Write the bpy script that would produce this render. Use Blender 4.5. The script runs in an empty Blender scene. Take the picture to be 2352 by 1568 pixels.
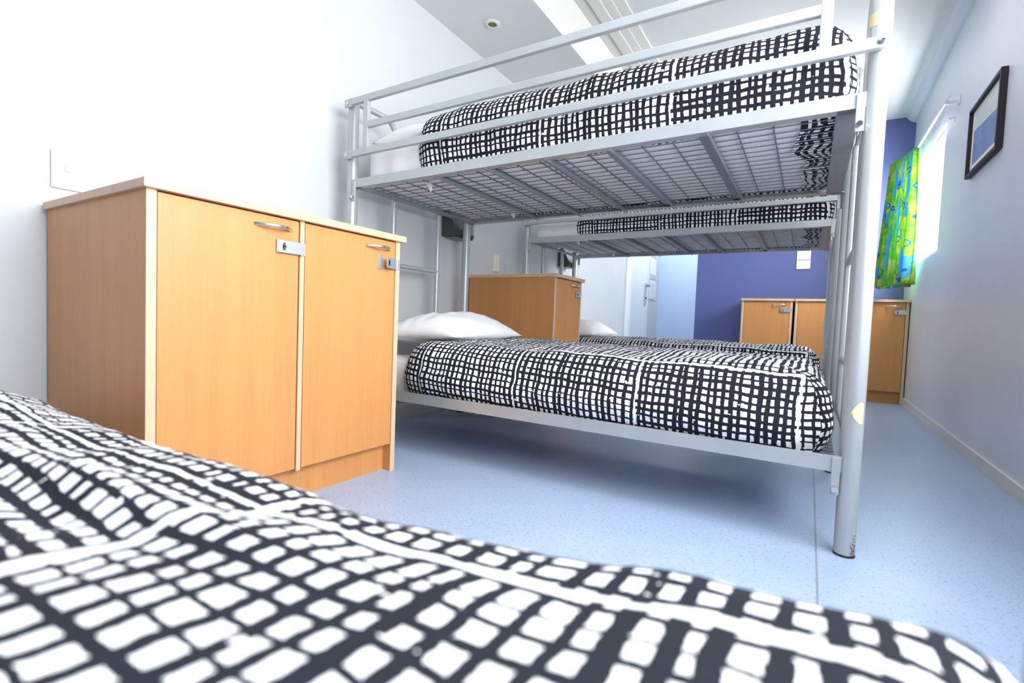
import bpy, bmesh, math, random
from mathutils import Vector, Matrix, noise

SC = bpy.context.scene
COL = SC.collection
random.seed(7)

# ------------------------------------------------------------------ helpers
class G:
    """collects shapes for ONE mesh object"""
    def __init__(s):
        s.bm = bmesh.new()
    def box(s, x0, x1, y0, y1, z0, z1, bev=0.0):
        r = bmesh.ops.create_cube(s.bm, size=1.0)
        vs = r['verts']
        for v in vs:
            v.co = Vector((x0 + (v.co.x + .5) * (x1 - x0), y0 + (v.co.y + .5) * (y1 - y0), z0 + (v.co.z + .5) * (z1 - z0)))
        if bev > 0:
            es = set(e for v in vs for e in v.link_edges)
            bmesh.ops.bevel(s.bm, geom=list(es), offset=bev, segments=2, profile=.6, affect='EDGES')
        return s
    def tube(s, pts, r, seg=14, cap=True):
        pts = [Vector(p) for p in pts]
        n = len(pts)
        t0 = (pts[1] - pts[0]).normalized()
        up = Vector((0, 0, 1)) if abs(t0.z) < .9 else Vector((1, 0, 0))
        a = t0.cross(up).normalized()
        rings = []
        for i, p in enumerate(pts):
            if i == 0: t = pts[1] - pts[0]
            elif i == n - 1: t = pts[-1] - pts[-2]
            else: t = (pts[i + 1] - pts[i]).normalized() + (pts[i] - pts[i - 1]).normalized()
            t.normalize()
            a = (a - t * a.dot(t)).normalized()
            b = t.cross(a)
            rr = r[i] if isinstance(r, (list, tuple)) else r
            rings.append([s.bm.verts.new(p + (a * math.cos(2 * math.pi * k / seg) + b * math.sin(2 * math.pi * k / seg)) * rr) for k in range(seg)])
        for i in range(n - 1):
            for k in range(seg):
                s.bm.faces.new((rings[i][k], rings[i][(k + 1) % seg], rings[i + 1][(k + 1) % seg], rings[i + 1][k]))
        if cap:
            s.bm.faces.new(list(reversed(rings[0]))); s.bm.faces.new(rings[-1])
        return s
    def prism(s, poly, axis, a0, a1):
        """poly: 2d points in the plane across `axis`, pushed from a0 to a1"""
        def mk(p, a):
            return {'x': (a, p[0], p[1]), 'y': (p[0], a, p[1]), 'z': (p[0], p[1], a)}[axis]
        A = [s.bm.verts.new(mk(p, a0)) for p in poly]
        B = [s.bm.verts.new(mk(p, a1)) for p in poly]
        n = len(poly)
        s.bm.faces.new(A); s.bm.faces.new(list(reversed(B)))
        for i in range(n):
            s.bm.faces.new((A[i], B[i], B[(i + 1) % n], A[(i + 1) % n]))
        return s
    def lathe(s, prof, c, axis='z', seg=24):
        rings = []
        for r, h in prof:
            ring = []
            for k in range(seg):
                a = 2 * math.pi * k / seg
                p = (r * math.cos(a), r * math.sin(a), h)
                if axis == 'x': p = (p[2], p[0], p[1])
                if axis == 'y': p = (p[0], p[2], p[1])
                ring.append(s.bm.verts.new(Vector(c) + Vector(p)))
            rings.append(ring)
        for i in range(len(rings) - 1):
            for k in range(seg):
                s.bm.faces.new((rings[i][k], rings[i][(k + 1) % seg], rings[i + 1][(k + 1) % seg], rings[i + 1][k]))
        s.bm.faces.new(list(reversed(rings[0]))); s.bm.faces.new(rings[-1])
        return s
    def done(s, name, m, parent=None, smooth=False, keep=False):
        if not keep:
            bmesh.ops.recalc_face_normals(s.bm, faces=s.bm.faces[:])
        me = bpy.data.meshes.new(name)
        s.bm.to_mesh(me); s.bm.free()
        me.materials.append(m)
        if smooth:
            for p in me.polygons: p.use_smooth = True
            try: me.set_sharp_from_angle(angle=math.radians(38))
            except Exception: pass
        o = bpy.data.objects.new(name, me)
        COL.objects.link(o)
        if parent:
            o.parent = parent
            o.matrix_parent_inverse = Matrix.Identity(4)
            if parent.type == 'EMPTY':
                o.data.transform(Matrix.Translation(-Vector(parent['_base'])))
            else:
                top = parent
                while top.parent: top = top.parent
                b = top.get('_base')
                if b: o.data.transform(Matrix.Translation(-Vector(b)))
        return o

def tag(o, label, cat, group=None, kind=None):
    o['label'] = label; o['category'] = cat
    if group: o['group'] = group
    if kind: o['kind'] = kind
    return o

def thing(name, label, cat, loc, group=None):
    o = bpy.data.objects.new(name, None)
    o.empty_display_size = .1
    COL.objects.link(o)
    o.location = loc
    o['_base'] = tuple(loc)
    return tag(o, label, cat, group)

def struct(o):
    o['kind'] = 'structure'
    return o

def copy_tree(o, parent=None):
    c = o.copy(); COL.objects.link(c)
    if parent: c.parent = parent
    for ch in list(o.children):
        copy_tree(ch, c)
    return c

# ------------------------------------------------------------------ materials
class N:
    def __init__(s, name):
        s.m = bpy.data.materials.new(name); s.m.use_nodes = True
        s.t = s.m.node_tree; s.n = s.t.nodes; s.l = s.t.links
        s.b = s.n['Principled BSDF']
    def new(s, typ, **kw):
        x = s.n.new(typ)
        for k, v in kw.items(): setattr(x, k, v)
        return x
    def put(s, sock, v):
        if isinstance(v, (int, float)): sock.default_value = v
        elif isinstance(v, (tuple, list)): sock.default_value = v
        else: s.l.new(v, sock)
    def math(s, op, a, b=None, c=None, clamp=False):
        x = s.new('ShaderNodeMath', operation=op, use_clamp=clamp)
        s.put(x.inputs[0], a)
        if b is not None: s.put(x.inputs[1], b)
        if c is not None: s.put(x.inputs[2], c)
        return x.outputs[0]
    def mix(s, f, a, b):
        x = s.new('ShaderNodeMix', data_type='RGBA')
        s.put(x.inputs[0], f); s.put(x.inputs[6], a); s.put(x.inputs[7], b)
        return x.outputs[2]
    def noise(s, vec, scale, detail=2, rough=.5, dim='3D', w=None):
        x = s.new('ShaderNodeTexNoise', noise_dimensions=dim)
        if vec is not None: s.l.new(vec, x.inputs['Vector'])
        x.inputs['Scale'].default_value = scale; x.inputs['Detail'].default_value = detail
        x.inputs['Roughness'].default_value = rough
        if w is not None: s.put(x.inputs['W'], w)
        return x.outputs['Fac']
    def comb(s, x, y, z=0.0):
        c = s.new('ShaderNodeCombineXYZ')
        s.put(c.inputs[0], x); s.put(c.inputs[1], y); s.put(c.inputs[2], z)
        return c.outputs[0]
    def coord(s, which='Object'):
        return s.new('ShaderNodeTexCoord').outputs[which]
    def mapping(s, vec, scale=(1, 1, 1), loc=(0, 0, 0), rot=(0, 0, 0)):
        x = s.new('ShaderNodeMapping')
        s.l.new(vec, x.inputs[0])
        x.inputs['Scale'].default_value = scale; x.inputs['Location'].default_value = loc; x.inputs['Rotation'].default_value = rot
        return x.outputs[0]
    def ramp(s, f, stops):
        x = s.new('ShaderNodeValToRGB')
        while len(x.color_ramp.elements) < len(stops): x.color_ramp.elements.new(.5)
        for e, (p, c) in zip(x.color_ramp.elements, stops):
            e.position = p; e.color = c
        s.put(x.inputs[0], f)
        return x.outputs[0]
    def bump(s, h, strength=.2, dist=.01):
        x = s.new('ShaderNodeBump')
        x.inputs['Strength'].default_value = strength; x.inputs['Distance'].default_value = dist
        s.l.new(h, x.inputs['Height'])
        s.l.new(x.outputs[0], s.b.inputs['Normal'])
    def base(s, v): s.put(s.b.inputs['Base Color'], v)
    def rough(s, v): s.put(s.b.inputs['Roughness'], v)
    def metal(s, v): s.put(s.b.inputs['Metallic'], v)

def rgb(r, g, b): return (r, g, b, 1.0)

def paint(name, c, rough=.6, var=.03):
    k = N(name)
    n = k.noise(k.coord(), 2.2, 3)
    d = tuple(max(0, x * (1 - var)) for x in c); l = tuple(min(1, x * (1 + var)) for x in c)
    k.base(k.ramp(n, [(.3, rgb(*d)), (.7, rgb(*l))]))
    k.rough(rough)
    k.bump(k.noise(k.coord(), 260, 2), .04, .002)
    return k.m

def plain(name, c, rough=.5, metal=0.0):
    k = N(name)
    n = k.noise(k.coord(), 30, 2)
    k.base(k.ramp(n, [(.3, rgb(*[x * .96 for x in c])), (.7, rgb(*c))]))
    k.rough(rough); k.metal(metal)
    return k.m

def wood(name, c, seed=0.0):
    k = N(name)
    co = k.coord()
    st = k.mapping(co, (55, 55, 1.3), (seed, seed, 0))
    n1 = k.noise(st, 3.0, 4, .6)
    n2 = k.noise(k.mapping(co, (7, 7, .25), (seed * 2, 1, 0)), 2.0, 2)
    fle = k.noise(k.mapping(co, (220, 220, 22)), 2.2, 1)
    f = k.math('ADD', k.math('MULTIPLY', n1, .45), k.math('ADD', k.math('MULTIPLY', n2, .4), k.math('MULTIPLY', fle, .15)))
    d = [x * .86 for x in c]; l = [min(1, x * 1.1) for x in c]
    k.base(k.ramp(f, [(.3, rgb(d[0], d[1] * .97, d[2] * .93)), (.52, rgb(*c)), (.7, rgb(*l))]))
    k.rough(.42)
    k.bump(n1, .05, .002)
    return k.m

def metal_paint(name, c, metal=.35, rough=.38):
    k = N(name)
    co = k.coord()
    n = k.noise(co, 9, 3)
    sp = k.noise(co, 90, 2)
    wear = k.math('GREATER_THAN', sp, .735)
    b = k.ramp(n, [(.3, rgb(*[x * .93 for x in c])), (.7, rgb(*c))])
    k.base(k.mix(k.math('MULTIPLY', wear, .35), b, rgb(.25, .25, .25)))
    k.rough(rough); k.metal(metal)
    return k.m

def duvet_mat(name, wu=.228, wv=.185, pvar=.07, P=.466):
    """hand painted black grid in square panels, on white cotton (UV in metres)"""
    k = N(name)
    uv = k.new('ShaderNodeUVMap').outputs[0]
    sep = k.new('ShaderNodeSeparateXYZ'); k.l.new(uv, sep.inputs[0])
    U0, V0 = sep.outputs[0], sep.outputs[1]
    NN = 20.0
    def warp(v, sx, off):
        n1 = k.noise(k.mapping(uv, (1, 1, 1), (off, off * 1.7, 0)), 7, 1)
        n2 = k.noise(k.mapping(uv, (1, 1, 1), (off + 9, off, 0)), 38, 1)
        return k.math('ADD', v, k.math('ADD', k.math('MULTIPLY', k.math('SUBTRACT', n1, .5), .011), k.math('MULTIPLY', k.math('SUBTRACT', n2, .5), .0045)))
    U = warp(U0, 1, 3.1); V = warp(V0, 1, 17.3)
    up = k.math('DIVIDE', U, P); vp = k.math('DIVIDE', V, P)
    pu = k.math('FLOOR', up); pv = k.math('FLOOR', vp)
    fu = k.math('FRACT', up); fv = k.math('FRACT', vp)
    def white(a, b, c, d):
        w = k.new('ShaderNodeTexWhiteNoise', noise_dimensions='4D')
        k.l.new(k.comb(a, b, c), w.inputs['Vector']); k.put(w.inputs['W'], d)
        sp = k.new('ShaderNodeSeparateColor'); k.l.new(w.outputs['Color'], sp.inputs[0])
        return sp.outputs
    def lines(f, p_self, p_other, f_other, other_raw, wbase, tagv):
        cell = k.math('MULTIPLY', f, NN)
        i = k.math('FLOOR', cell); c = k.math('FRACT', cell)
        r = white(i, p_self, p_other, tagv)
        pan = white(k.math('ADD', p_self, 7.0), p_other, 3.0, tagv + 5.0)
        wob = k.noise(k.comb(k.math('MULTIPLY', other_raw, 1.0), k.math('ADD', k.math('MULTIPLY', i, 3.71), k.math('MULTIPLY', p_self, 57.3)), tagv), 9.0, 1)
        ctr = k.math('ADD', .5, k.math('ADD', k.math('MULTIPLY', k.math('SUBTRACT', r[0], .5), .26), k.math('MULTIPLY', k.math('SUBTRACT', wob, .5), .55)))
        half = k.math('ADD', wbase, k.math('ADD', k.math('MULTIPLY', k.math('SUBTRACT', r[1], .5), .14), k.math('MULTIPLY', k.math('SUBTRACT', pan[0], .5), pvar)))
        edge = k.math('MULTIPLY', k.math('SUBTRACT', k.noise(k.comb(U0, V0, tagv), 160, 1), .5), .10)
        d = k.math('ABSOLUTE', k.math('SUBTRACT', c, ctr))
        on = k.math('LESS_THAN', k.math('ADD', d, edge), half)
        m1 = k.math('ADD', .002, k.math('MULTIPLY', r[2], .017))
        a = k.math('GREATER_THAN', f_other, m1)
        b = k.math('LESS_THAN', f_other, k.math('SUBTRACT', 1.0, m1))
        dry = k.math('GREATER_THAN', k.noise(k.mapping(k.comb(U0, V0, tagv), (1, 1, 1)), 52, 2), .30)
        return k.math('MULTIPLY', k.math('MULTIPLY', on, dry), k.math('MULTIPLY', a, b))
    lu = lines(fu, pu, pv, fv, V0, wu, 1.0)
    lv = lines(fv, pv, pu, fu, U0, wv, 2.0)
    ink = k.math('MAXIMUM', lu, lv)
    k.base(k.mix(ink, rgb(.90, .90, .91), rgb(.012, .014, .022)))
    k.rough(.9)
    k.b.inputs['Specular IOR Level'].default_value = .25
    k.bump(k.noise(uv, 900, 1), .06, .001)
    return k.m

M = {}
M['wall'] = paint('wall_white_paint', (.60, .622, .635), .55)
M['wall_right'] = paint('wall_grey_blue_paint', (.72, .745, .80), .38)
M['purple'] = paint('wall_violet_blue_paint', (.112, .138, .345), .38)
M['paleblue'] = paint('wall_pale_blue_paint', (.52, .66, .90), .6)
M['ceil'] = paint('ceiling_grey_paint', (.70, .71, .70), .7)
M['beam'] = paint('beam_cream_paint', (.74, .73, .68), .6)
M['trim'] = paint('skirting_cream_paint', (.74, .73, .68), .4)
M['wood'] = wood('beech_veneer', (.625, .278, .088), .0)
M['wood_edge'] = wood('beech_edging', (.70, .47, .30), 4.0)
M['steel'] = metal_paint('silver_powder_coat', (.47, .50, .505), .30, .34)
M['steel_dark'] = metal_paint('grey_bed_steel', (.30, .32, .35), .4, .45)
M['wire'] = metal_paint('wire_steel', (.22, .235, .27), .5, .4)
M['chrome'] = plain('brushed_chrome', (.75, .75, .74), .18, 1.0)
M['zinc'] = plain('zinc_plate', (.60, .64, .68), .32, .75)
M['dark'] = plain('dark_slot', (.03, .02, .015), .6)
M['sheet'] = paint('white_cotton', (.86, .86, .87), .9, .02)
M['pillow'] = paint('white_pillowcase', (.90, .90, .905), .9, .015)
M['duvet'] = duvet_mat('black_grid_cotton')
M['duvet_near'] = duvet_mat('black_grid_cotton_wide', .232, .19, .15, .55)
M['plastic'] = plain('white_plastic', (.86, .86, .84), .35)
M['cream'] = plain('cream_plastic', (.84, .82, .73), .35)
M['lamp'] = plain('dark_green_grey_metal', (.075, .085, .08), .3, .3)
M['frame'] = plain('black_frame', (.012, .008, .012), .55)
M['mat'] = plain('picture_mat', (.82, .84, .82), .8)
M['tape'] = plain('amber_tape', (.80, .60, .33), .4)
M['sticker'] = plain('pale_sticker', (.86, .78, .42), .5)
M['rust'] = plain('rust', (.22, .07, .03), .8)
M['white_gloss'] = plain('white_gloss_paint', (.86, .89, .92), .3)

def floor_mat():
    k = N('blue_vinyl')
    co = k.coord()
    n = k.noise(co, 3.0, 3)
    sp = k.noise(co, 330, 1)
    sp2 = k.noise(k.mapping(co, (1, 1, 1), (5, 3, 0)), 120, 2)
    b = k.ramp(n, [(.3, rgb(.36, .46, .64)), (.7, rgb(.41, .51, .68))])
    b = k.mix(k.math('MULTIPLY', k.math('GREATER_THAN', sp, .60), .50), b, rgb(.62, .70, .80))
    b = k.mix(k.math('MULTIPLY', k.math('LESS_THAN', sp2, .38), .45), b, rgb(.16, .22, .34))
    # welded seam between two sheets of vinyl
    sep = k.new('ShaderNodeSeparateXYZ'); k.l.new(co, sep.inputs[0])
    seam = k.math('LESS_THAN', k.math('ABSOLUTE', k.math('SUBTRACT', sep.outputs[0], .050)), .0026)
    b = k.mix(k.math('MULTIPLY', seam, .65), b, rgb(.20, .21, .22))
    k.base(b)
    k.rough(k.math('ADD', .30, k.math('MULTIPLY', n, .12)))
    k.bump(k.noise(co, 240, 2), .10, .002)
    return k.m
M['floor'] = floor_mat()

def curtain_mat():
    k = N('lime_swirl_curtain')
    uv = k.new('ShaderNodeUVMap').outputs[0]
    w = k.noise(k.mapping(uv, (1, 1, 1)), 5.5, 3, .6)
    w2 = k.noise(k.mapping(uv, (1.2, .5, 1), (4, 7, 0)), 7.0, 3, .55)
    base = k.ramp(w, [(.30, rgb(0.440, 0.490, 0.058)), (.42, rgb(0.080, 0.408, 0.034)), (.52, rgb(0.240, 0.490, 0.034)), (.62, rgb(0.528, 0.544, 0.090)), (.74, rgb(0.112, 0.422, 0.106))])
    blue = k.ramp(w2, [(.3, rgb(0.016, 0.204, 0.490)), (.7, rgb(0.080, 0.422, 0.650))])
    b = k.mix(k.math('GREATER_THAN', w2, .545), base, blue)
    vo = k.new('ShaderNodeTexVoronoi', feature='F1'); k.l.new(uv, vo.inputs['Vector']); vo.inputs['Scale'].default_value = 7.0
    ring = k.math('LESS_THAN', k.math('ABSOLUTE', k.math('SUBTRACT', k.math('ADD', vo.outputs['Distance'], k.math('MULTIPLY', w2, .12)), .26)), .035)
    b = k.mix(ring, b, rgb(0.016, 0.109, 0.370))
    k.base(b); k.rough(.85)
    tr = k.new('ShaderNodeBsdfTranslucent'); k.l.new(b, tr.inputs[0])
    mx = k.new('ShaderNodeMixShader'); mx.inputs[0].default_value = .30
    k.l.new(k.b.outputs[0], mx.inputs[1]); k.l.new(tr.outputs[0], mx.inputs[2])
    k.l.new(mx.outputs[0], k.n['Material Output'].inputs[0])
    return k.m
M['curtain'] = curtain_mat()

def print_mat():
    k = N('mountain_print')
    g = k.coord('Generated')
    sep = k.new('ShaderNodeSeparateXYZ'); k.l.new(g, sep.inputs[0])
    y, z = sep.outputs[1], sep.outputs[2]
    n = k.noise(k.mapping(g, (1, 3, 3)), 2.0, 4)
    ridge = k.math('ADD', k.math('ADD', .55, k.math('MULTIPLY', y, .10)), k.math('MULTIPLY', k.math('SUBTRACT', n, .5), .06))
    hill = k.math('LESS_THAN', z, ridge)
    c1 = k.ramp(n, [(.35, rgb(.17, .25, .44)), (.65, rgb(.27, .36, .56))])
    k.base(k.mix(hill, rgb(.70, .72, .68), c1))
    k.rough(.35)
    return k.m
M['print'] = print_mat()

def glass_mat():
    k = N('window_glass')
    tr = k.new('ShaderNodeBsdfTransparent'); gl = k.new('ShaderNodeBsdfGlossy'); gl.inputs['Roughness'].default_value = .02
    mx = k.new('ShaderNodeMixShader'); mx.inputs[0].default_value = .04
    k.l.new(tr.outputs[0], mx.inputs[1]); k.l.new(gl.outputs[0], mx.inputs[2])
    k.l.new(mx.outputs[0], k.n['Material Output'].inputs[0])
    return k.m
M['glass'] = glass_mat()

# ------------------------------------------------------------------ the room
XL, H, HS, YB, YF, YH, XA = -2.02, 2.585, 2.391, 5.711, -1.70, 7.60, -1.10
def rx(y): return .709 + (y - 3.65) * .008        # inner face of the right wall, a hair out of square

struct(G().box(XL - .15, .80, YF - .15, YH + .15, -.12, 0).done('floor', M['floor']))
# the ceiling drops to a soffit along the left wall, with a cream riser up to the main ceiling
struct(G().box(-1.46, .80, YF - .15, YB + .15, H, H + .12).box(XL - .15, XA + .1, YB + .15, YH + .15, H, H + .12).done('ceiling', M['ceil']))
struct(G().box(XL - .01, -1.4245, YF - .05, YB + .1, HS, HS + .02).done('trim_4', M['ceil']))
struct(G().prism([(-1.421, HS + .0005), (-1.338, H), (-1.46, H), (-1.4238, HS + .0005)], 'y', YF - .05, YB + .1).done('trim_1', M['beam']))
struct(G().box(-1.345, -1.268, YF, YB, H - .016, H, .004).box(-1.268, -1.195, YF, YB, H - .030, H, .006).done('trim_2', M['beam']))
struct(G().box(XL - .12, XL, YF - .12, YH + .12, 0, H).done('wall_left', M['wall']))

def wall_along_y(holes, t=.07):
    g = G()
    ys = sorted(set([YF - .12, YB + .10] + [h[0] for h in holes] + [h[1] for h in holes]))
    def seg(y0, y1, z0, z1):
        g.prism([(rx(y0), y0), (rx(y1), y1), (rx(y1) + t, y1), (rx(y0) + t, y0)], 'z', z0, z1)
    for a, b in zip(ys[:-1], ys[1:]):
        hh = [h for h in holes if h[0] <= a and h[1] >= b]
        if hh:
            seg(a, b, 0, hh[0][2]); seg(a, b, hh[0][3], H)
        else: seg(a, b, 0, H)
    return g
W1 = (4.36, 5.36, 1.178, 2.045)
W2 = (-.25, 1.65, .80, 2.05)
struct(wall_along_y([W1, W2]).done('wall_right', M['wall_right']))
# violet blue back wall; left of it a short entrance passage ends in a pale blue wall
struct(G().box(XA, .78, YB, YB + .12, 0, H).done('wall_back', M['purple']))
struct(G().box(XA, XA + .12, YB + .12, YH, 0, H).done('wall_passage', M['wall']))
struct(G().box(XL - .12, XA + .12, YH, YH + .12, 0, H).done('wall_passage_end', M['paleblue']))
# wall behind the camera, unseen; its violet blue is picked to bounce less light
struct(G().box(XL - .12, .80, YF - .12, YF, 0, H).done('wall_front', M['purple']))

# skirting boards
struct(G().prism([(XL, 0), (XL + .014, 0), (XL + .014, .075), (XL + .006, .085), (XL, .085)], 'y', YF, 6.02).done('baseboard_left', M['trim']))
g = G()
y0, y1 = YF, YB
g.prism([(rx(y0) - .012, y0), (rx(y1) - .012, y1), (rx(y1), y1), (rx(y0), y0)], 'z', 0, .062)
struct(g.done('baseboard_right', M['trim']))
# ceiling: cream board, moulding and right hand cove
struct(G().box(-1.42, -1.195, YF, YB, H - .012, H).done('trim_1', M['beam']))
struct(G().box(-1.195, -1.135, YF, YB, H - .022, H, .004).box(-1.135, -1.07, YF, YB, H - .016, H, .004).done('trim_2', M['beam']))
g = G()
for a, b in ((0, 0),):
    A = [(rx(y0) - .075, H), (rx(y0) - .055, H - .03), (rx(y0) - .02, H - .055), (rx(y0), H - .06), (rx(y0), H)]
    B = [(rx(y1) - .075, H), (rx(y1) - .055, H - .03), (rx(y1) - .02, H - .055), (rx(y1), H - .06), (rx(y1), H)]
    va = [g.bm.verts.new((p[0], y0, p[1])) for p in A]; vb = [g.bm.verts.new((p[0], y1, p[1])) for p in B]
    g.bm.faces.new(va); g.bm.faces.new(list(reversed(vb)))
    for i in range(5): g.bm.faces.new((va[i], vb[i], vb[(i + 1) % 5], va[(i + 1) % 5]))
struct(g.done('trim_3', M['wall_right']))
def window(n, y0, y1, z0, z1, mull):
    x = rx((y0 + y1) / 2) + .016
    e = bpy.data.objects.new('window_%d' % n, None); COL.objects.link(e); e.location = (x, y0, z0); e['_base'] = (x, y0, z0)
    e['kind'] = 'structure'
    g = G(); w = .032
    g.box(x, x + .036, y0, y1, z0, z0 + w, .003).box(x, x + .04, y0, y1, z1 - w, z1, .003)
    g.box(x, x + .04, y0, y0 + w, z0 + w, z1 - w, .003).box(x, x + .04, y1 - w, y1, z0 + w, z1 - w, .003)
    for m in mull: g.box(x + .005, x + .035, m - .014, m + .014, z0 + w, z1 - w, .003)
    g.done('window_frame', M['white_gloss'], e)
    G().box(x + .018, x + .022, y0 + w * .5, y1 - w * .5, z0 + w * .5, z1 - w * .5).done('pane', M['glass'], e)
window(1, *W1, [])
window(2, *W2, [.9])
# entrance door in the left wall of the passage
door = bpy.data.objects.new('door_1', None); COL.objects.link(door); door['kind'] = 'structure'
door.location = (XL, 6.5, 0); door['_base'] = (XL, 6.5, 0)
G().box(XL - .02, XL + .012, 6.08, 6.95, .01, 2.05, .003).done('door_leaf', M['white_gloss'], door)
G().box(XL, XL + .018, 6.03, 6.075, 0, 2.10, .003).box(XL, XL + .018, 6.955, 7.0, 0, 2.10, .003).box(XL, XL + .018, 6.075, 6.955, 2.055, 2.10, .003).done('door_casing', M['white_gloss'], door)
pl = G().box(XL + .012, XL + .022, 6.845, 6.905, .88, 1.19, .003).done('lock_plate', M['zinc'], door)
yl = 6.875
G().tube([(XL + .022, yl, 1.15), (XL + .070, yl, 1.15), (XL + .078, yl - .012, 1.15), (XL + .078, yl - .13, 1.15)], .011, 10).done('lever', M['steel_dark'], pl, True)
G().lathe([(.012, 0), (.012, .012), (.005, .015)], (XL + .022, yl, .98), 'x', 14).done('keyhole', M['dark'], pl, True)

# ------------------------------------------------------------------ soft things
def duvet(name, x0, x1, y0, y1, zb, zt, rs, rc, label, group, uoff=0., voff=0., dens=1.0, amp=.009, seed=0, warp=None, tuck=.10, bulge=.018, skew=0., mat='duvet', zhead=None):
    bm = bmesh.new(); uvl = bm.loops.layers.uv.new('UVMap')
    nx, ny, nc = int(95 * dens), int(44 * dens), 7
    cx, cy = (x0 + x1) / 2, (y0 + y1) / 2
    half = (y1 - y0) / 2
    def outline(d):
        r = max(rc - d, .004)
        X0, X1, Y0, Y1 = x0 + d, x1 - d, y0 + d, y1 - d
        if Y1 - Y0 < 2 * r + .004:
            r = max((Y1 - Y0) / 2 - .002, .0005)
        out = []
        for i in range(nx): out.append((X0 + r + (X1 - X0 - 2 * r) * i / nx, Y0, 'f'))
        for i in range(nc): a = -math.pi / 2 + math.pi / 2 * i / nc; out.append((X1 - r + r * math.cos(a), Y0 + r + r * math.sin(a), 'f' if i < nc / 2 else 'e'))
        for i in range(ny): out.append((X1, Y0 + r + (Y1 - Y0 - 2 * r) * i / ny, 'e'))
        for i in range(nc): a = math.pi / 2 * i / nc; out.append((X1 - r + r * math.cos(a), Y1 - r + r * math.sin(a), 'e' if i < nc / 2 else 'b'))
        for i in range(nx): out.append((X1 - r - (X1 - X0 - 2 * r) * i / nx, Y1, 'b'))
        for i in range(nc): a = math.pi / 2 + math.pi / 2 * i / nc; out.append((X0 + r + r * math.cos(a), Y1 - r + r * math.sin(a), 'b' if i < nc / 2 else 'h'))
        for i in range(ny): out.append((X0, Y1 - r - (Y1 - Y0 - 2 * r) * i / ny, 'h'))
        for i in range(nc): a = math.pi + math.pi / 2 * i / nc; out.append((X0 + r + r * math.cos(a), Y0 + r + r * math.sin(a), 'h' if i < nc / 2 else 'f'))
        return out
    rings = []          # (inset, z, arc outwards from flat top)
    hs = zt - rs - zb
    side_len = hs
    arc_q = rs * math.pi / 2
    total = arc_q + side_len
    if tuck > 0:
        for t in (1.0, .6, .25): rings.append((.012 + tuck * t, zb - .001, total + tuck * t))
    ns = max(5, int(8 * dens))
    for i in range(ns):
        t = i / ns
        rings.append((.012 * (1 - t) ** 2 - bulge * math.sin(math.pi * t) * .9 + .0, zb + hs * t, total - side_len * t))
    na = max(6, int(8 * dens))
    for i in range(na + 1):
        a = math.pi / 2 * i / na
        rings.append((rs * (1 - math.cos(a)), zt - rs + rs * math.sin(a), arc_q * (1 - i / na)))
    nt = max(8, int(10 * dens))
    for i in range(1, nt + 1):
        d = rs + (half - .002 - rs) * i / nt
        rings.append((d, zt + .012 * math.sin(math.pi / 2 * i / nt), -(d - rs)))
    V = []; info = []
    for d, z, a in rings:
        o = outline(d); row = []; ir = []
        for (x, y, s) in o:
            zz = z
            if a > total + 1e-6:      # the tucked edge: deep under the foot, shallow along the sides
                if s == 'f': y = y0 + (y - y0) * .35
                elif s == 'b': y = y1 + (y - y1) * .35
            if zhead is not None and s == 'h': zz = max(z, zhead)
            row.append(bm.verts.new((x, y, zz))); ir.append((x, y, s, a))
        V.append(row); info.append(ir)
    n = len(V[0])
    uvs = {}
    for k in range(len(V) - 1):
        for i in range(n):
            j = (i + 1) % n
            f = bm.faces.new((V[k][i], V[k][j], V[k + 1][j], V[k + 1][i]))
            s = info[k][i][2]
            for lp, (kk, ii) in zip(f.loops, ((k, i), (k, j), (k + 1, j), (k + 1, i))):
                x, y, _, a = info[kk][ii]
                if s == 'f': u, v = x, y0 + rs - a
                elif s == 'b': u, v = x, y1 - rs + a
                elif s == 'e': u, v = x1 - rs + a, y
                else: u, v = x0 + rs - a, y
                lp[uvl].uv = (u + uoff, v + voff + skew * (x + .4))
    bm.normal_update()
    sd = Vector((seed * 3.7, seed * 1.3, seed * 7.9))
    offs = []
    for v in bm.verts:
        c = v.co
        h = amp * 1.3 * noise.noise(c * 3.1 + sd) + amp * .8 * noise.noise(Vector((c.x * 9, c.y * 6, c.z * 7)) + sd) + amp * .35 * noise.noise(c * 22 + sd)
        offs.append(v.normal * h)
    for v, o in zip(bm.verts, offs):
        low = v.co.z < zb + .03
        if low:
            v.co += Vector((o.x, o.y, 0)) * .6
            if tuck > 0 and v.co.z < zb + .004:
                t = noise.noise(Vector((v.co.x * 7, v.co.y * 7, seed)))
                cdir = Vector((cx - v.co.x, cy - v.co.y, 0)).normalized()
                ins = min(v.co.x - x0, x1 - v.co.x, v.co.y - y0, y1 - v.co.y)
                if ins > .03: v.co += cdir * t * .05
        else: v.co += o
        if warp: v.co += warp(v.co)
    bmesh.ops.remove_doubles(bm, verts=bm.verts[:], dist=.0003)
    me = bpy.data.meshes.new(name); bm.to_mesh(me); bm.free()
    me.materials.append(M[mat])
    for p in me.polygons: p.use_smooth = True
    o = bpy.data.objects.new(name, me); COL.objects.link(o)
    return tag(o, label, 'duvet', group)

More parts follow.
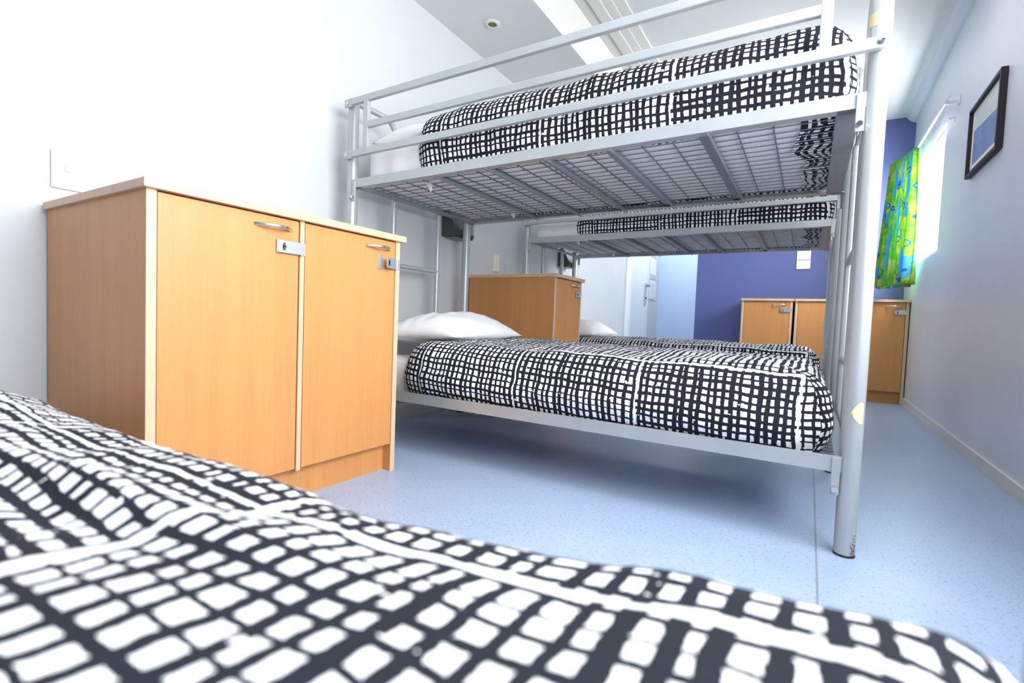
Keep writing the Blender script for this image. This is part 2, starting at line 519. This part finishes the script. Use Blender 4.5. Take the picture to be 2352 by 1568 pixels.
def mattress(x0, x1, y0, y1, z0, z1, label, group, seed=0):
    g = G(); g.box(x0, x1, y0, y1, z0, z1, .035)
    bm = g.bm
    bmesh.ops.subdivide_edges(bm, edges=[e for e in bm.edges if e.calc_length() > .3], cuts=56, use_grid_fill=True)
    bmesh.ops.subdivide_edges(bm, edges=[e for e in bm.edges if .06 < e.calc_length() < .3 and abs(e.verts[0].co.z - e.verts[1].co.z) > .05], cuts=4, use_grid_fill=True)
    bm.normal_update()
    for v in bm.verts:
        if v.co.z > z0 + .01:
            v.co += v.normal * (.006 * noise.noise(Vector((v.co.x * 9, v.co.y * 5, v.co.z * 4 + seed))) + .004 * abs(noise.noise(Vector((v.co.x * 24, v.co.y * 20, v.co.z * 6 + seed)))) * 3.4)
    o = g.done('mattress', M['sheet'], None, True)
    return tag(o, label, 'mattress', group)

def pillow(cx, cy, cz, lx, ly, th, rz, tilt, label, group, seed=0):
    bm = bmesh.new(); n = 34
    top = [[None] * (n + 1) for _ in range(n + 1)]; bot = [[None] * (n + 1) for _ in range(n + 1)]
    for i in range(n + 1):
        for j in range(n + 1):
            u, v = i / n * 2 - 1, j / n * 2 - 1
            e = (max(0, 1 - abs(u) ** 2.6)) ** .62 * (max(0, 1 - abs(v) ** 2.6)) ** .62
            pin = 1 - .055 * (1 - abs(v) ** 2) * (abs(u) ** 3)
            pin2 = 1 - .055 * (1 - abs(u) ** 2) * (abs(v) ** 3)
            x, y = u * lx / 2 * pin, v * ly / 2 * pin2
            w = noise.noise(Vector((u * 2.0 + seed, v * 2.4, seed))) * .10 + noise.noise(Vector((u * 6 + seed, v * 5.0, 3))) * .08 + abs(noise.noise(Vector((u * 4 + v * 6 + seed, v * 3 - u * 9, 8)))) * -.14
            h = th * e * (1 + w)
            edge = i in (0, n) or j in (0, n)
            sag = th * .22 * (abs(u) ** 2 * abs(v) ** 2)
            top[i][j] = bm.verts.new((x, y, h * .68 + th * .25 - sag * .3))
            bot[i][j] = top[i][j] if edge else bm.verts.new((x, y, -h * .32 + th * .25 - sag * .3))
    for i in range(n):
        for j in range(n):
            bm.faces.new((top[i][j], top[i + 1][j], top[i + 1][j + 1], top[i][j + 1]))
            bm.faces.new((bot[i][j + 1], bot[i + 1][j + 1], bot[i + 1][j], bot[i][j]))
    me = bpy.data.meshes.new('pillow'); bm.to_mesh(me); bm.free(); me.materials.append(M['pillow'])
    for p in me.polygons: p.use_smooth = True
    o = bpy.data.objects.new('pillow', me); COL.objects.link(o)
    o.location = (cx, cy, cz); o.rotation_euler = (tilt[0], tilt[1], rz)
    return tag(o, label, 'pillow', group)

# ------------------------------------------------------------------ bunk bed
HX, FX, NY, FY = -1.88, .114, 1.584, 2.488          # head / foot post lines, near / far post lines
def make_bunk(label):
    b = thing('bunk_bed', label, 'bunk bed', (HX, NY, 0), 'bunk beds')
    S = M['steel']
    posts = {}
    for x in (HX, FX):
        for y in (NY, FY):
            p = G().tube([(x, y, .004), (x, y, 1.59)], .025, 24).done('post', S, b, True)
            posts[(x, y)] = p
            G().lathe([(.0255, 0), (.0255, .006), (.024, .008)], (x, y, 0), 'z', 20).done('foot_cap', M['dark'], p, True)
    R = .05
    for x in (HX, FX):
        for s, ya, yb in ((1, NY, 1.855), (-1, FY, 2.212)):
            pts = [(x, ya, 1.592)]
            pts.append((x, yb - s * R * 1.6, 1.592))
            for k in range(1, 7):
                a = math.pi / 2 * k / 6
                pts.append((x, yb - s * R * 1.6 + s * R * 1.6 * math.sin(a), 1.592 - R * 1.6 * (1 - math.cos(a))))
            pts.append((x, yb, .30))
            G().tube(pts, .0145, 14).done('end_upright', S, b, True)
        for z in (.50, .863, 1.30):
            G().tube([(x, 1.855, z), (x, 2.212, z)], .0125, 12).done('rung', S, b, True)
        for z in (.30,):
            G().tube([(x, NY, z), (x, FY, z)], .0125, 12).done('end_rail', S, b, True)
    for (za, zb_, up) in ((1.187, 1.226, True), (.224, .268, False)):
        for y, s in ((NY - .017, 1), (FY + .017, -1)):
            g = G()
            g.prism([(y, za), (y, zb_), (y + s * .003, zb_), (y + s * .003, za + .003), (y + s * .035, za + .003), (y + s * .035, za)], 'x', HX + .02, FX - .02)
            r = g.done('side_rail', S, b)
            for x, sx in ((HX, 1), (FX, -1)):
                # hook plate welded to the rail, dropped over a pin on the post
                xa = x + sx * .022
                g = G()
                g.box(min(xa, xa + sx * .020), max(xa, xa + sx * .020), min(y - s * .004, y + s * .004), max(y - s * .004, y + s * .004), za - .062, zb_ - .004, .002)
                hk = g.done('hook_plate', S, r)
                G().lathe([(.0075, 0), (.0075, .008), (.004, .010)], (xa + sx * .010, y - s * .004 - (.010 if s > 0 else 0), za - .045), 'y', 14).done('bolt', M['chrome'], r, True)
        g = G()
        g.box(HX + .03, HX + .07, NY - .015, FY + .015, za, za + .012, .002); g.done('end_bar', M['steel_dark'], b)
        g = G()
        g.box(FX - .085, FX - .028, NY - .015, FY + .015, za, za + .012, .002); g.done('end_bar', M['steel_dark'], b)
        for x in (-1.393, -1.126, -.865, -.623, -.313):
            G().prism([(x - .019, za + .013), (x + .019, za + .013), (x + .019, za - .006), (x + .016, za - .006), (x + .016, za + .010), (x - .019, za + .010)], 'y', NY - .012, FY + .012).done('cross_bar', M['steel_dark'], b)
        g = G(); zw = za + .0155
        ny = 18
        for i in range(ny):
            y = NY + .03 + (FY - NY - .06) * i / (ny - 1)
            g.tube([(HX + .03, y, zw), (FX - .03, y, zw)], .0021, 5)
        x = HX + .08
        while x < FX - .05:
            g.tube([(x, NY - .01, zw + .003), (x, FY + .01, zw + .003)], .0021, 5); x += .0985
        g.done('wire_mesh', M['wire'], b)
    # guard rail on the near side of the upper bunk, and the wall side one
    for y, s in ((NY - .036, 1), (FY + .036, -1)):
        t = .010
        lo = G().box(HX + .035, FX + .012, y - t, y + t, 1.319, 1.348, .003).box(HX - .018, HX + .036, y - t * .5, y + t * .5, 1.315, 1.352, .004).done('guard_bar', S, b)
        hi = G().box(HX + .035, FX + .012, y - t, y + t, 1.555, 1.584, .003).box(HX - .018, HX + .036, y - t * .5, y + t * .5, 1.551, 1.588, .004).done('guard_bar', S, b)
        G().box(-1.738, -.016, y - t * .9, y + t * .9, 1.436, 1.464, .003).done('guard_bar', S, b)
        for xx in (-1.751, -.006):
            G().box(xx - .014, xx + .014, y - t, y + t, 1.347, 1.556, .003).done('guard_upright', S, b)
        for x in (HX, FX):
            for z, par in ((1.3335, lo), (1.569, hi)):
                G().lathe([(.0085, 0), (.0085, -s * .004), (.006, -s * .0045), (.006, -s * .002), (.003, -s * .002)], (x + .002, y - s * (t if x > 0 else t * .5), z), 'y', 16).done('bolt', M['chrome'], par, True)
    return b, posts

bunk, posts = make_bunk('silver tube bunk bed nearest the camera, standing between the two left wall lockers')
def deco(name, gg, m, post):
    return gg.done(name, m, post, True)
DY = 1.67
bunk2 = copy_tree(bunk); bunk2.location = (HX, NY + DY, 0)
bunk2['label'] = 'farther silver tube bunk bed, seen under the deck of the near one'
# marks on the near foot post: tape residue, sticker, rust
P0 = posts[(FX, NY)]
def patch(fn, m, name, r=.0256, rows=10, cols=18, a0=0, a1=1, z0=0, z1=1):
    bm = bmesh.new(); grid = {}
    for i in range(rows + 1):
        for j in range(cols + 1):
            a = a0 + (a1 - a0) * j / cols; z = z0 + (z1 - z0) * i / rows
            grid[i, j] = bm.verts.new((FX + r * math.cos(a), NY + r * math.sin(a), z))
    for i in range(rows):
        for j in range(cols):
            if fn((j + .5) / cols, (i + .5) / rows): bm.faces.new((grid[i, j], grid[i, j + 1], grid[i + 1, j + 1], grid[i + 1, j]))
    loose = [v for v in bm.verts if not v.link_faces]
    bmesh.ops.delete(bm, geom=loose, context='VERTS')
    bmesh.ops.solidify(bm, geom=bm.faces[:], thickness=.0004)
    g = G(); g.bm.free(); g.bm = bm
    return g.done(name, m, P0, True)
patch(lambda u, v: True, M['tape'], 'tape_residue', .0256, 3, 24, math.radians(185), math.radians(345), 1.388, 1.421)
patch(lambda u, v: abs(v - .5) < .5 * math.sin(math.pi * min(1, u * .62 + .02)) , M['sticker'], 'sticker', .0256, 26, 26, math.radians(-105), math.radians(-40), .362, .418)
rr = random.Random(3)
patch(lambda u, v: rr.random() < (.55 * (1 - v) ** 1.4) * (1 - abs(u - .45)), M['rust'], 'rust_spots', .0256, 34, 22, math.radians(-65), math.radians(-25), .006, .075)

# ------------------------------------------------------------------ bedding
GM, GD, GP = 'mattresses of the bunk beds', 'black grid duvets', 'white pillows'
SCRAPS = [(-1.515, 1.706, .036), (-1.478, 2.378, .024)]
def bed_set(dy, seed, lab, psh=0.):
    mu = mattress(-1.815, .02, 1.618, 2.455, 1.2085, 1.385, lab[0], GM, seed)
    for (sx, sy, ln) in SCRAPS:
        g = G()
        g.tube([(sx, sy, 1.2115), (sx + .004, sy + .002, 1.203), (sx + .007, sy + .006, 1.190), (sx + .010, sy + .006, 1.203 - ln)], [.016, .014, .010, .002], 7)
        g.done('torn_cover_scrap', M['sheet'], mu, True)
    ml = mattress(-1.815, .02, 1.618, 2.455, .2465, .395, lab[1], GM, seed + 2)
    du = duvet('duvet', -1.535, .085, 1.592, 2.478, 1.2045, 1.490, .115, .12, lab[2], GD, uoff=.466 * 6 + .414, zhead=1.34, voff=-(1.592 + .10) + .02, seed=seed, amp=.012, tuck=.13, bulge=.010, dens=1.1)
    def wl(c):
        # sags a little over the rail on the camera side
        t = max(0., 1 - (c.y - 1.56) / .12); z = max(0., 1 - abs(c.z - .36) / .12)
        return Vector((0, -.016 * t * z, -.006 * t * z))
    dl = duvet('duvet', -1.575, .066, 1.580, 2.478, .250, .492, .105, .15, lab[3], GD, uoff=.466 * 6 + .474, skew=.06, zhead=.36, voff=-(1.580 + .060), seed=seed + 1, amp=.010, tuck=.0, bulge=.016, dens=1.1, warp=wl)
    pu = pillow(-1.665, 1.94, 1.380, .34, .58, .165, .03, (0, 0), lab[4], GP, seed)
    pw = pillow(-1.575 - psh, 2.00, .474, .48, .64, .165, .05, (0.0, -.04), lab[5], GP, seed + 5)
    for o in (mu, ml, du, dl, pu, pw): o.location.y += dy
bed_set(0, 1, ('white sheeted mattress on the upper deck of the near bunk bed', 'white sheeted mattress on the lower deck of the near bunk bed',
    'black grid duvet up on the near bunk bed, behind the guard bars', 'black grid duvet on the lower level of the near bunk bed, over the blue floor',
    'white pillow behind the guard bars at the head of the near upper bunk', 'plump white pillow on the near lower bunk, beside the orange brown locker'))
bed_set(DY, 11, ('white sheeted mattress on the upper deck of the farther bunk bed', 'white sheeted mattress on the lower deck of the farther bunk bed',
    'black grid duvet on the farther upper bunk, seen just below the near deck', 'black grid duvet on the farther lower bunk, partly behind the near lower duvet',
    'white pillow on the farther upper bunk, left of its grid duvet', 'small looking bluish white pillow on the farther lower bunk, by the white door'), psh=.03)

# the low bed the camera looks across
fb = thing('single_bed', 'low silver single bed along the bottom of the picture, under the out of focus duvet', 'bed', (-1.80, .02, 0))
for x in (-1.80, .167):
    for y in (-.46, .485):
        G().tube([(x, y, 0), (x, y, .405 if x > 0 else .30)], .022, 18).done('leg', M['steel'], fb, True)
for y in (-.46, .485):
    G().box(-1.78, .15, y - .008, y + .008, .21, .25, .002).done('side_rail', M['steel'], fb)
for x in (-1.80, .167):
    G().tube([(x, -.46, .23), (x, .485, .23)], .012, 10).done('end_rail', M['steel'], fb, True)
for i in range(9):
    x = -1.65 + i * .205
    G().box(x - .03, x + .03, -.452, .477, .236, .248, .002).done('slat', M['steel_dark'], fb)
m = mattress(-1.76, .08, -.42, .39, .249, .37, 'white sheeted mattress under the out of focus foreground duvet', GM, 31)
def wf(c):
    # hollows and long folds, as the cloth lies
    e = max(0., min(1., (c.y - .05) / .30))
    k = max(0., min(1., (c.x + .45) / .50)); k = k * k * (3 - 2 * k)
    dyy = e * (-.045 + .075 * k)
    dz = e * -.010 * (1 - k)
    if c.z > .34:
        t = (c.x + .60) ; l = c.y - (.215 + .10 * t)
        dz += .020 * math.exp(-(l / .030) ** 2) * math.exp(-(t / .22) ** 2)
        dz -= .010 * math.exp(-((l + .05) / .025) ** 2) * math.exp(-(t / .2) ** 2)
        dz += .012 * math.exp(-((c.y - .30 + .2 * (c.x + 1.2)) / .04) ** 2) * math.exp(-((c.x + 1.2) / .3) ** 2)
    return Vector((0, dyy, dz))
duvet('duvet', -1.62, .160, -.45, .445, .235, .420, .11, .075, 'out of focus black grid duvet filling the foreground, closest to the camera', GD,
      uoff=.55 * 6 + .43, mat='duvet_near', zhead=.33, voff=-.305 + .55 * 3, dens=2.0, amp=.008, seed=41, warp=wf, tuck=0, bulge=.01)

# ------------------------------------------------------------------ lockers
def locker(label, x, y, z, depth, doors, height, facing, group, over=.018, ajar=False):
    """doors: list of (a0, a1) along the front; facing '+x' (front plane at x) or '-y' (front plane at y)"""
    W, E_ = M['wood'], M['wood_edge']
    a_lo = doors[0][0] - .022; a_hi = doors[-1][1] + .022
    base = (x, a_lo, 0) if facing == '+x' else (a_lo, y, 0)
    c = thing('locker', label, 'locker', base, group)
    def bx(g, a0, a1, d0, d1, z0, z1, bev=.0):
        # a along the front, d = distance behind the front plane (negative = proud of it)
        if facing == '+x': g.box(x - d1, x - d0, a0, a1, z0, z1, bev)
        else: g.box(a0, a1, y + d0, y + d1, z0, z1, bev)
        return g
    th = .022
    def P(a, d, zz): return (x - d, a, zz) if facing == '+x' else (a, y + d, zz)
    zt = height - .022
    for a in (a_lo, a_hi - th):
        s = bx(G(), a, a + th, 0.0025, depth, 0, zt).done('side_panel', W, c)
        bx(G(), a + .0003, a + th - .0003, 0, .0025, 0, zt).done('edge_strip', E_, s)
    for (d0, d1), (e0, e1) in zip(doors[:-1], doors[1:]):
        s = bx(G(), d1 + .001, e0 - .001, 0.0025, depth - .01, .100, zt).done('partition', W, c)
        bx(G(), d1 + .0015, e0 - .0015, 0, .0025, .100, zt).done('edge_strip', E_, s)
    bx(G(), a_lo + th, a_hi - th, depth - .012, depth, .02, zt).done('back_panel', W, c)
    bx(G(), a_lo + th, a_hi - th, .03, depth - .012, .09, .105).done('bottom_panel', W, c)
    bx(G(), a_lo + th, a_hi - th, .040, .056, 0, .10).done('plinth', W, c)
    bx(G(), a_lo - over * .6, a_hi + over, -.016, depth, zt, height, .002).done('top', E_, c)
    for (d0, d1) in doors:
        d = bx(G(), d0 + .002, d1 - .003, .001, .019, .107, zt - .004, .001).done('door', W, c)
        # bow handle
        hz = zt - .034; a0 = d1 - .030 - .110; a1 = d1 - .030
        pts = []
        for k in range(13):
            t = k / 12; pts.append(P(a0 + (a1 - a0) * t, -.030 * math.sin(math.pi * t) ** .8 + .002, hz))
        G().tube(pts, [.0052 if 0 < k < 12 else .0065 for k in range(13)], 10).done('handle', M['chrome'], d, True)
        # hasp and staple
        z0 = zt - .106; z1 = zt - .068
        g = G(); opened = ajar and (d0, d1) == doors[-1]
        if opened:      # the hasp leaf swung part way open
            ca, sa = math.cos(.30) * .076, math.sin(.30) * .076
            q = [P(d1 + .004, -.003, z0), P(d1 + .004 - ca, -.003 - sa, z0), P(d1 + .004 - ca, -.003 - sa, z1), P(d1 + .004, -.003, z1)]
            q2 = [P(d1 + .003, -.0055, z0), P(d1 + .003 - ca, -.0055 - sa, z0), P(d1 + .003 - ca, -.0055 - sa, z1), P(d1 + .003, -.0055, z1)]
            A = [g.bm.verts.new(p) for p in q]; B = [g.bm.verts.new(p) for p in q2]
            g.bm.faces.new(A); g.bm.faces.new(list(reversed(B)))
            for i in range(4): g.bm.faces.new((A[i], B[i], B[(i + 1) % 4], A[(i + 1) % 4]))
        else:
            bx(g, d1 - .078, d1 + .004, -.0075, -.005, z0, z1, .002)
        bx(g, d1 + .004, d1 + .018, -.003, 0.0, z0, z1, .001)
        if not opened: bx(g, d1 - .078, d1 - .074, -.0075, -.0005, z0, z1, .001)
        g.tube([P(d1 + .004, -.004, z0 - .002), P(d1 + .004, -.004, z1 + .002)], .0036, 10)
        g.done('hasp', M['zinc'], d, False)
        zm = (z0 + z1) / 2
        pp = []
        for k in range(20):
            a = 2 * math.pi * k / 20; pp.append((.0055 * math.cos(a), zm + .0115 * math.sin(a)))
        g = G()
        c_, s_ = (math.cos(.30), math.sin(.30)) if opened else (1.0, 0.0)
        def sl(q, e):
            t = .060 - q[0]
            return P(d1 + .004 - t * c_, -.0055 - t * s_ - e if opened else -.0074 - e, q[1])
        A = [g.bm.verts.new(sl(q, .0006)) for q in pp]; B = [g.bm.verts.new(sl(q, -.0004 if opened else 0.)) for q in pp]
        g.bm.faces.new(A); g.bm.faces.new(list(reversed(B)))
        for i in range(20): g.bm.faces.new((A[i], B[i], B[(i + 1) % 20], A[(i + 1) % 20]))
        g.done('hasp_slot', M['dark'], d)
        g = bx(G(), d1 - (.088 if opened else .066), d1 - (.066 if opened else .048), -.0025, .0008, z0 + .004 - (.010 if opened else 0), z1 - .004 + (.014 if opened else 0), .001)
        lp = [P(d1 - .056, -.006 - .014 * math.sin(math.pi * k / 8), zm - .006 + .012 * k / 8) for k in range(9)]
        g.tube(lp, .002, 8); g.done('staple', M['zinc'], d, True)
    return c
GL = 'beech lockers'
LK = [
 locker('two door beech locker at left, largest in view, greyish side towards the camera', -1.349, 0, 0, .652, [(.558, .942), (.960, 1.348)], .900, '+x', GL, ajar=True),
 locker('single door beech locker standing between the two bunk beds at the left wall', -1.349, 0, 0, .652, [(2.722, 3.088)], .895, '+x', GL),
 locker('single door locker against the violet wall, left of the black gap', 0, 5.261, 0, .445, [(-.556, -.165)], .897, '-y', GL, over=.008),
 locker('wide two door locker against the violet wall, in the far right corner under the curtain', 0, 5.261, 0, .445, [(-.100, .285), (.303, .692)], .897, '-y', GL, over=.006),
]

# ------------------------------------------------------------------ small things on walls
def plate_left(name, label, y0, y1, z0, z1, m, rock, cat='light switch', group=None):
    t = thing(name, label, cat, (XL, (y0 + y1) / 2, (z0 + z1) / 2), group)
    G().box(XL, XL + .011, y0, y1, z0, z1, .003).done('plate', m, t)
    yc = (y0 + y1) / 2
    for zz in rock:
        g = G().box(XL + .0115, XL + .016, yc - .010, yc + .010, zz - .012, zz + .012, .003)
        g.done('rocker', m, t)
        G().box(XL + .0105, XL + .0113, yc - .0125, yc + .0125, zz - .0145, zz + .0145).done('rocker_surround', M['mat'], t)
    return t
plate_left('light_switch', 'large white switch plate on the left wall above the near two door locker', .548, .630, .954, 1.070, M['plastic'], [1.020])
plate_left('power_outlet', 'cream outlet plate on the left wall above the locker between the bunks', 3.005, 3.075, .953, 1.075, M['cream'], [1.03, .995], 'power outlet')

def wall_lamp(y, label):
    t = thing('wall_lamp', label, 'lamp', (XL, y, 1.18), 'dark wall lamps')
    ya, yb = y - .095, y + .095
    # wedge hood, open below
    prof = [(XL + .004, 1.112), (XL + .004, 1.27), (XL + .060, 1.27), (XL + .120, 1.130), (XL + .106, 1.106)]
    G().prism(prof, 'y', ya, yb).done('hood', M['lamp'], t)
    G().box(XL, XL + .004, ya + .01, yb - .01, 1.12, 1.265, .001).done('back_plate', M['lamp'], t)
    G().box(XL + .02, XL + .1, ya + .015, yb - .015, 1.1035, 1.1055, .001).done('diffuser', M['steel_dark'], t)
    return t
wall_lamp(2.503, 'dark grey green wall lamp below the upper deck of the near bunk')
wall_lamp(2.503 + DY, 'dark wall lamp behind the farther bunk, above the single door locker')

t = thing('downlight', 'small round recessed downlight in the grey ceiling strip', 'ceiling light', (-1.748, 2.501, HS))
G().lathe([(.048, 0), (.048, -.003), (.044, -.006), (.030, -.007), (.027, -.002), (.027, 0)], (-1.748, 2.501, HS), 'z', 32).done('rim', M['beam'], t, True)
G().lathe([(.0265, -.0012), (.0265, -.0030), (.012, -.0042), (.002, -.0042)], (-1.748, 2.501, HS), 'z', 24).done('bulb', plain('dim_bulb', (.16, .13, .09), .25, .6), t, True)

# picture on the right wall
def RX(y): return rx(y)
py0, py1, pz0, pz1 = 3.065, 3.605, 1.466, 1.832
t = thing('picture', 'black framed mountain picture hanging on the right wall', 'picture', (RX(3.28), 3.28, 1.6))
def slab_r(y0, y1, z0, z1, d0, d1):
    g = G(); g.prism([(RX(y0) - d1, y0), (RX(y1) - d1, y1), (RX(y1) - d0, y1), (RX(y0) - d0, y0)], 'z', z0, z1); return g
fw = .017
f = G()
for (a, b, c, d) in ((py0, py1, pz0, pz0 + fw), (py0, py1, pz1 - fw, pz1), (py0, py0 + fw, pz0 + fw, pz1 - fw), (py1 - fw, py1, pz0 + fw, pz1 - fw)):
    f.prism([(RX(a) - .026, a), (RX(b) - .026, b), (RX(b) - .002, b), (RX(a) - .002, a)], 'z', c, d)
f.done('frame', M['frame'], t)
slab_r(py0 + fw, py1 - fw, pz0 + fw, pz1 - fw, .003, .010).done('mat_board', M['mat'], t)
slab_r(py0 + .060, py1 - .060, pz0 + .060, pz1 - .030, .0105, .0115).done('print', M['print'], t)

# curtain, rod and hook
t = thing('curtain_rod', 'thin white curtain rod above the right wall window', 'curtain rod', (.66, 4.1, 2.06))
xr = .672
G().tube([(.650, 3.965, 2.065), (.655, 5.60, 2.085)], .0085, 14).done('rod', M['white_gloss'], t, True)
for y in (4.02, 5.56):
    G().box(rx(y) - .066, rx(y) - .001, y - .008, y + .008, 2.040, 2.057, .002).box(rx(y) - .006, rx(y) - .0005, y - .018, y + .018, 2.03, 2.085, .002).done('bracket', M['white_gloss'], t)
G().lathe([(.012, 0), (.012, -.02), (.006, -.026)], (.650, 3.965, 2.065), 'y', 14).done('finial', M['white_gloss'], t, True)
t = thing('wall_hook', 'tiny metal hook on the right wall just below the curtain rod', 'hook', (rx(4.1), 4.12, 1.98))
G().box(rx(4.12) - .004, rx(4.12) - .0005, 4.112, 4.128, 1.965, 1.995, .001).done('hook_base', M['zinc'], t)
G().tube([(rx(4.12) - .004, 4.12, 1.985), (rx(4.12) - .02, 4.12, 1.980), (rx(4.12) - .026, 4.12, 1.99)], .0022, 8).done('hook_arm', M['zinc'], t, True)

bm = bmesh.new(); uvl = bm.loops.layers.uv.new('UVMap')
nu, nv = 150, 36; grid = []
ncy = 9
for j in range(nv + 1):
    v = j / nv; row = []
    for i in range(nu + 1):
        u = i / nu
        y = 4.93 + .50 * u
        flare = .25 + .75 * v
        xb = .652 - .105 * u - .045 * v * u
        ph = 2 * math.pi * ncy * u + .5 * math.sin(3 * v + 5 * u)
        x = xb + (.016 + .026 * flare) * math.sin(ph) * (.6 + .4 * math.sin(2.3 * u * 3 + 1))
        yy = y + .012 * math.cos(ph) * flare - .05 * v * (1 - u) + .015 * math.sin(2 * v)
        z = 2.066 + .015 * u - 1.075 * v + .012 * math.sin(ph * .5) * v
        if j == 0: z += .012
        row.append((bm.verts.new((x, yy, z)), u * 1.5, v * 1.2))
    grid.append(row)
for j in range(nv):
    for i in range(nu):
        q = (grid[j][i], grid[j][i + 1], grid[j + 1][i + 1], grid[j + 1][i])
        f = bm.faces.new([a[0] for a in q])
        for lp, a in zip(f.loops, q): lp[uvl].uv = (a[1], a[2])
me = bpy.data.meshes.new('curtain'); bm.to_mesh(me); bm.free(); me.materials.append(M['curtain'])
for p in me.polygons: p.use_smooth = True
o = bpy.data.objects.new('curtain', me); COL.objects.link(o)
md = o.modifiers.new('thickness', 'SOLIDIFY'); md.thickness = .0016
tag(o, 'lime green and turquoise swirl curtain gathered at the far end of the rod', 'curtain')

# far wall fittings
for (z0, z1, lab) in ((1.312, 1.405, 'upper of the two cream plates on the violet back wall'), (1.221, 1.308, 'lower of the two cream plates on the violet back wall')):
    t = thing('wall_plate', lab, 'wall plate', (-.085, YB, (z0 + z1) / 2), 'cream plates on the violet wall')
    G().box(-.146, -.026, YB - .012, YB, z0, z1, .003).done('plate', M['cream'], t)
    G().box(-.098, -.074, YB - .0155, YB - .0122, (z0 + z1) / 2 - .011, (z0 + z1) / 2 + .011, .002).done('rocker', M['plastic'], t)
t = thing('notice', 'paper notice with grey bands high on the wall beside the far door', 'notice', (XL, 7.25, 1.42))
G().box(XL, XL + .006, 7.10, 7.40, 1.28, 1.78, .001).done('paper', M['mat'], t)
gb = plain('grey_band', (.52, .53, .60), .7)
for z0, z1 in ((1.285, 1.345), (1.58, 1.63)):
    G().box(XL + .0062, XL + .0072, 7.11, 7.39, z0, z1).done('grey_band', gb, t)
t = thing('notice', 'lower plain framed notice beside the far door lever, below the banded one', 'notice', (XL, 7.25, 1.1))
G().box(XL, XL + .014, 7.10, 7.40, .985, 1.245, .003).done('holder', M['mat'], t)
G().box(XL + .0143, XL + .0153, 7.125, 7.375, 1.005, 1.225).done('paper', plain('notice_paper', (.70, .72, .74), .7), t)

# ------------------------------------------------------------------ light
def area(name, loc, rot, sx, sy, power, color):
    d = bpy.data.lights.new(name, 'AREA'); d.shape = 'RECTANGLE'; d.size = sx; d.size_y = sy; d.energy = power; d.color = color
    o = bpy.data.objects.new(name, d); COL.objects.link(o); o.location = loc; o.rotation_euler = rot
    return o
ym = (W1[0] + W1[1]) / 2
area('daylight_window_far', (rx(ym) + .20, ym, (W1[2] + W1[3]) / 2), (0, math.radians(90), 0), W1[3] - W1[2], W1[1] - W1[0], 80, (.95, .98, 1))
ym = (W2[0] + W2[1]) / 2
area('daylight_window_near', (rx(ym) + .22, ym, (W2[2] + W2[3]) / 2), (0, math.radians(90), 0), W2[3] - W2[2], W2[1] - W2[0], 56, (.97, .985, 1))
area('fill_near', (.15, .85, H - .02), (0, 0, 0), 1.0, 1.0, 9, (.96, .98, 1))  # added fill under the ceiling, no fixture; lifts the floor and near bed
area('fill_far', (.25, 2.95, H - .02), (0, 0, 0), .6, .6, 2.5, (.96, .98, 1))  # second added fill without a fixture, for the right wall and far lockers
area('fill_passage', (-1.5, 6.7, H - .03), (0, 0, 0), .3, .9, 14, (.93, .97, 1))  # added out of view to brighten the passage walls, no lamp modelled
w = bpy.data.worlds.new('daylight'); SC.world = w; w.use_nodes = True
bg = w.node_tree.nodes['Background']
bg.inputs[0].default_value = (.80, .90, 1, 1); bg.inputs[1].default_value = 2.6

# ------------------------------------------------------------------ camera
R = ((.8528, .056, -.5192), (.5208, -.018, .8535), (.0385, -.9983, -.0445))
right = Vector((R[0][0], R[1][0], R[2][0])).normalized()
fwd = Vector((R[0][2], R[1][2], R[2][2])).normalized()
up = right.cross(fwd).normalized(); right = fwd.cross(up).normalized()
cd = bpy.data.cameras.new('camera'); cam = bpy.data.objects.new('camera', cd); COL.objects.link(cam)
cam.matrix_world = Matrix(((right.x, up.x, -fwd.x, 0), (right.y, up.y, -fwd.y, 0), (right.z, up.z, -fwd.z, .60), (0, 0, 0, 1)))
cd.sensor_width = 36; cd.sensor_fit = 'HORIZONTAL'; cd.lens = 17.112
cd.clip_start = .02
cd.dof.use_dof = True; cd.dof.focus_distance = 2.1; cd.dof.aperture_fstop = 2.8
SC.camera = cam

for o in SC.objects:
    if '_base' in o: del o['_base']

SC.view_settings.view_transform = 'Standard'
SC.view_settings.look = 'None'
SC.view_settings.exposure = .74
SC.view_settings.gamma = 1
SC.view_settings.use_curve_mapping = False
SC.cycles.use_denoising = True
SC.cycles.max_bounces = 7
SC.cycles.diffuse_bounces = 4
SC.cycles.adaptive_threshold = .04
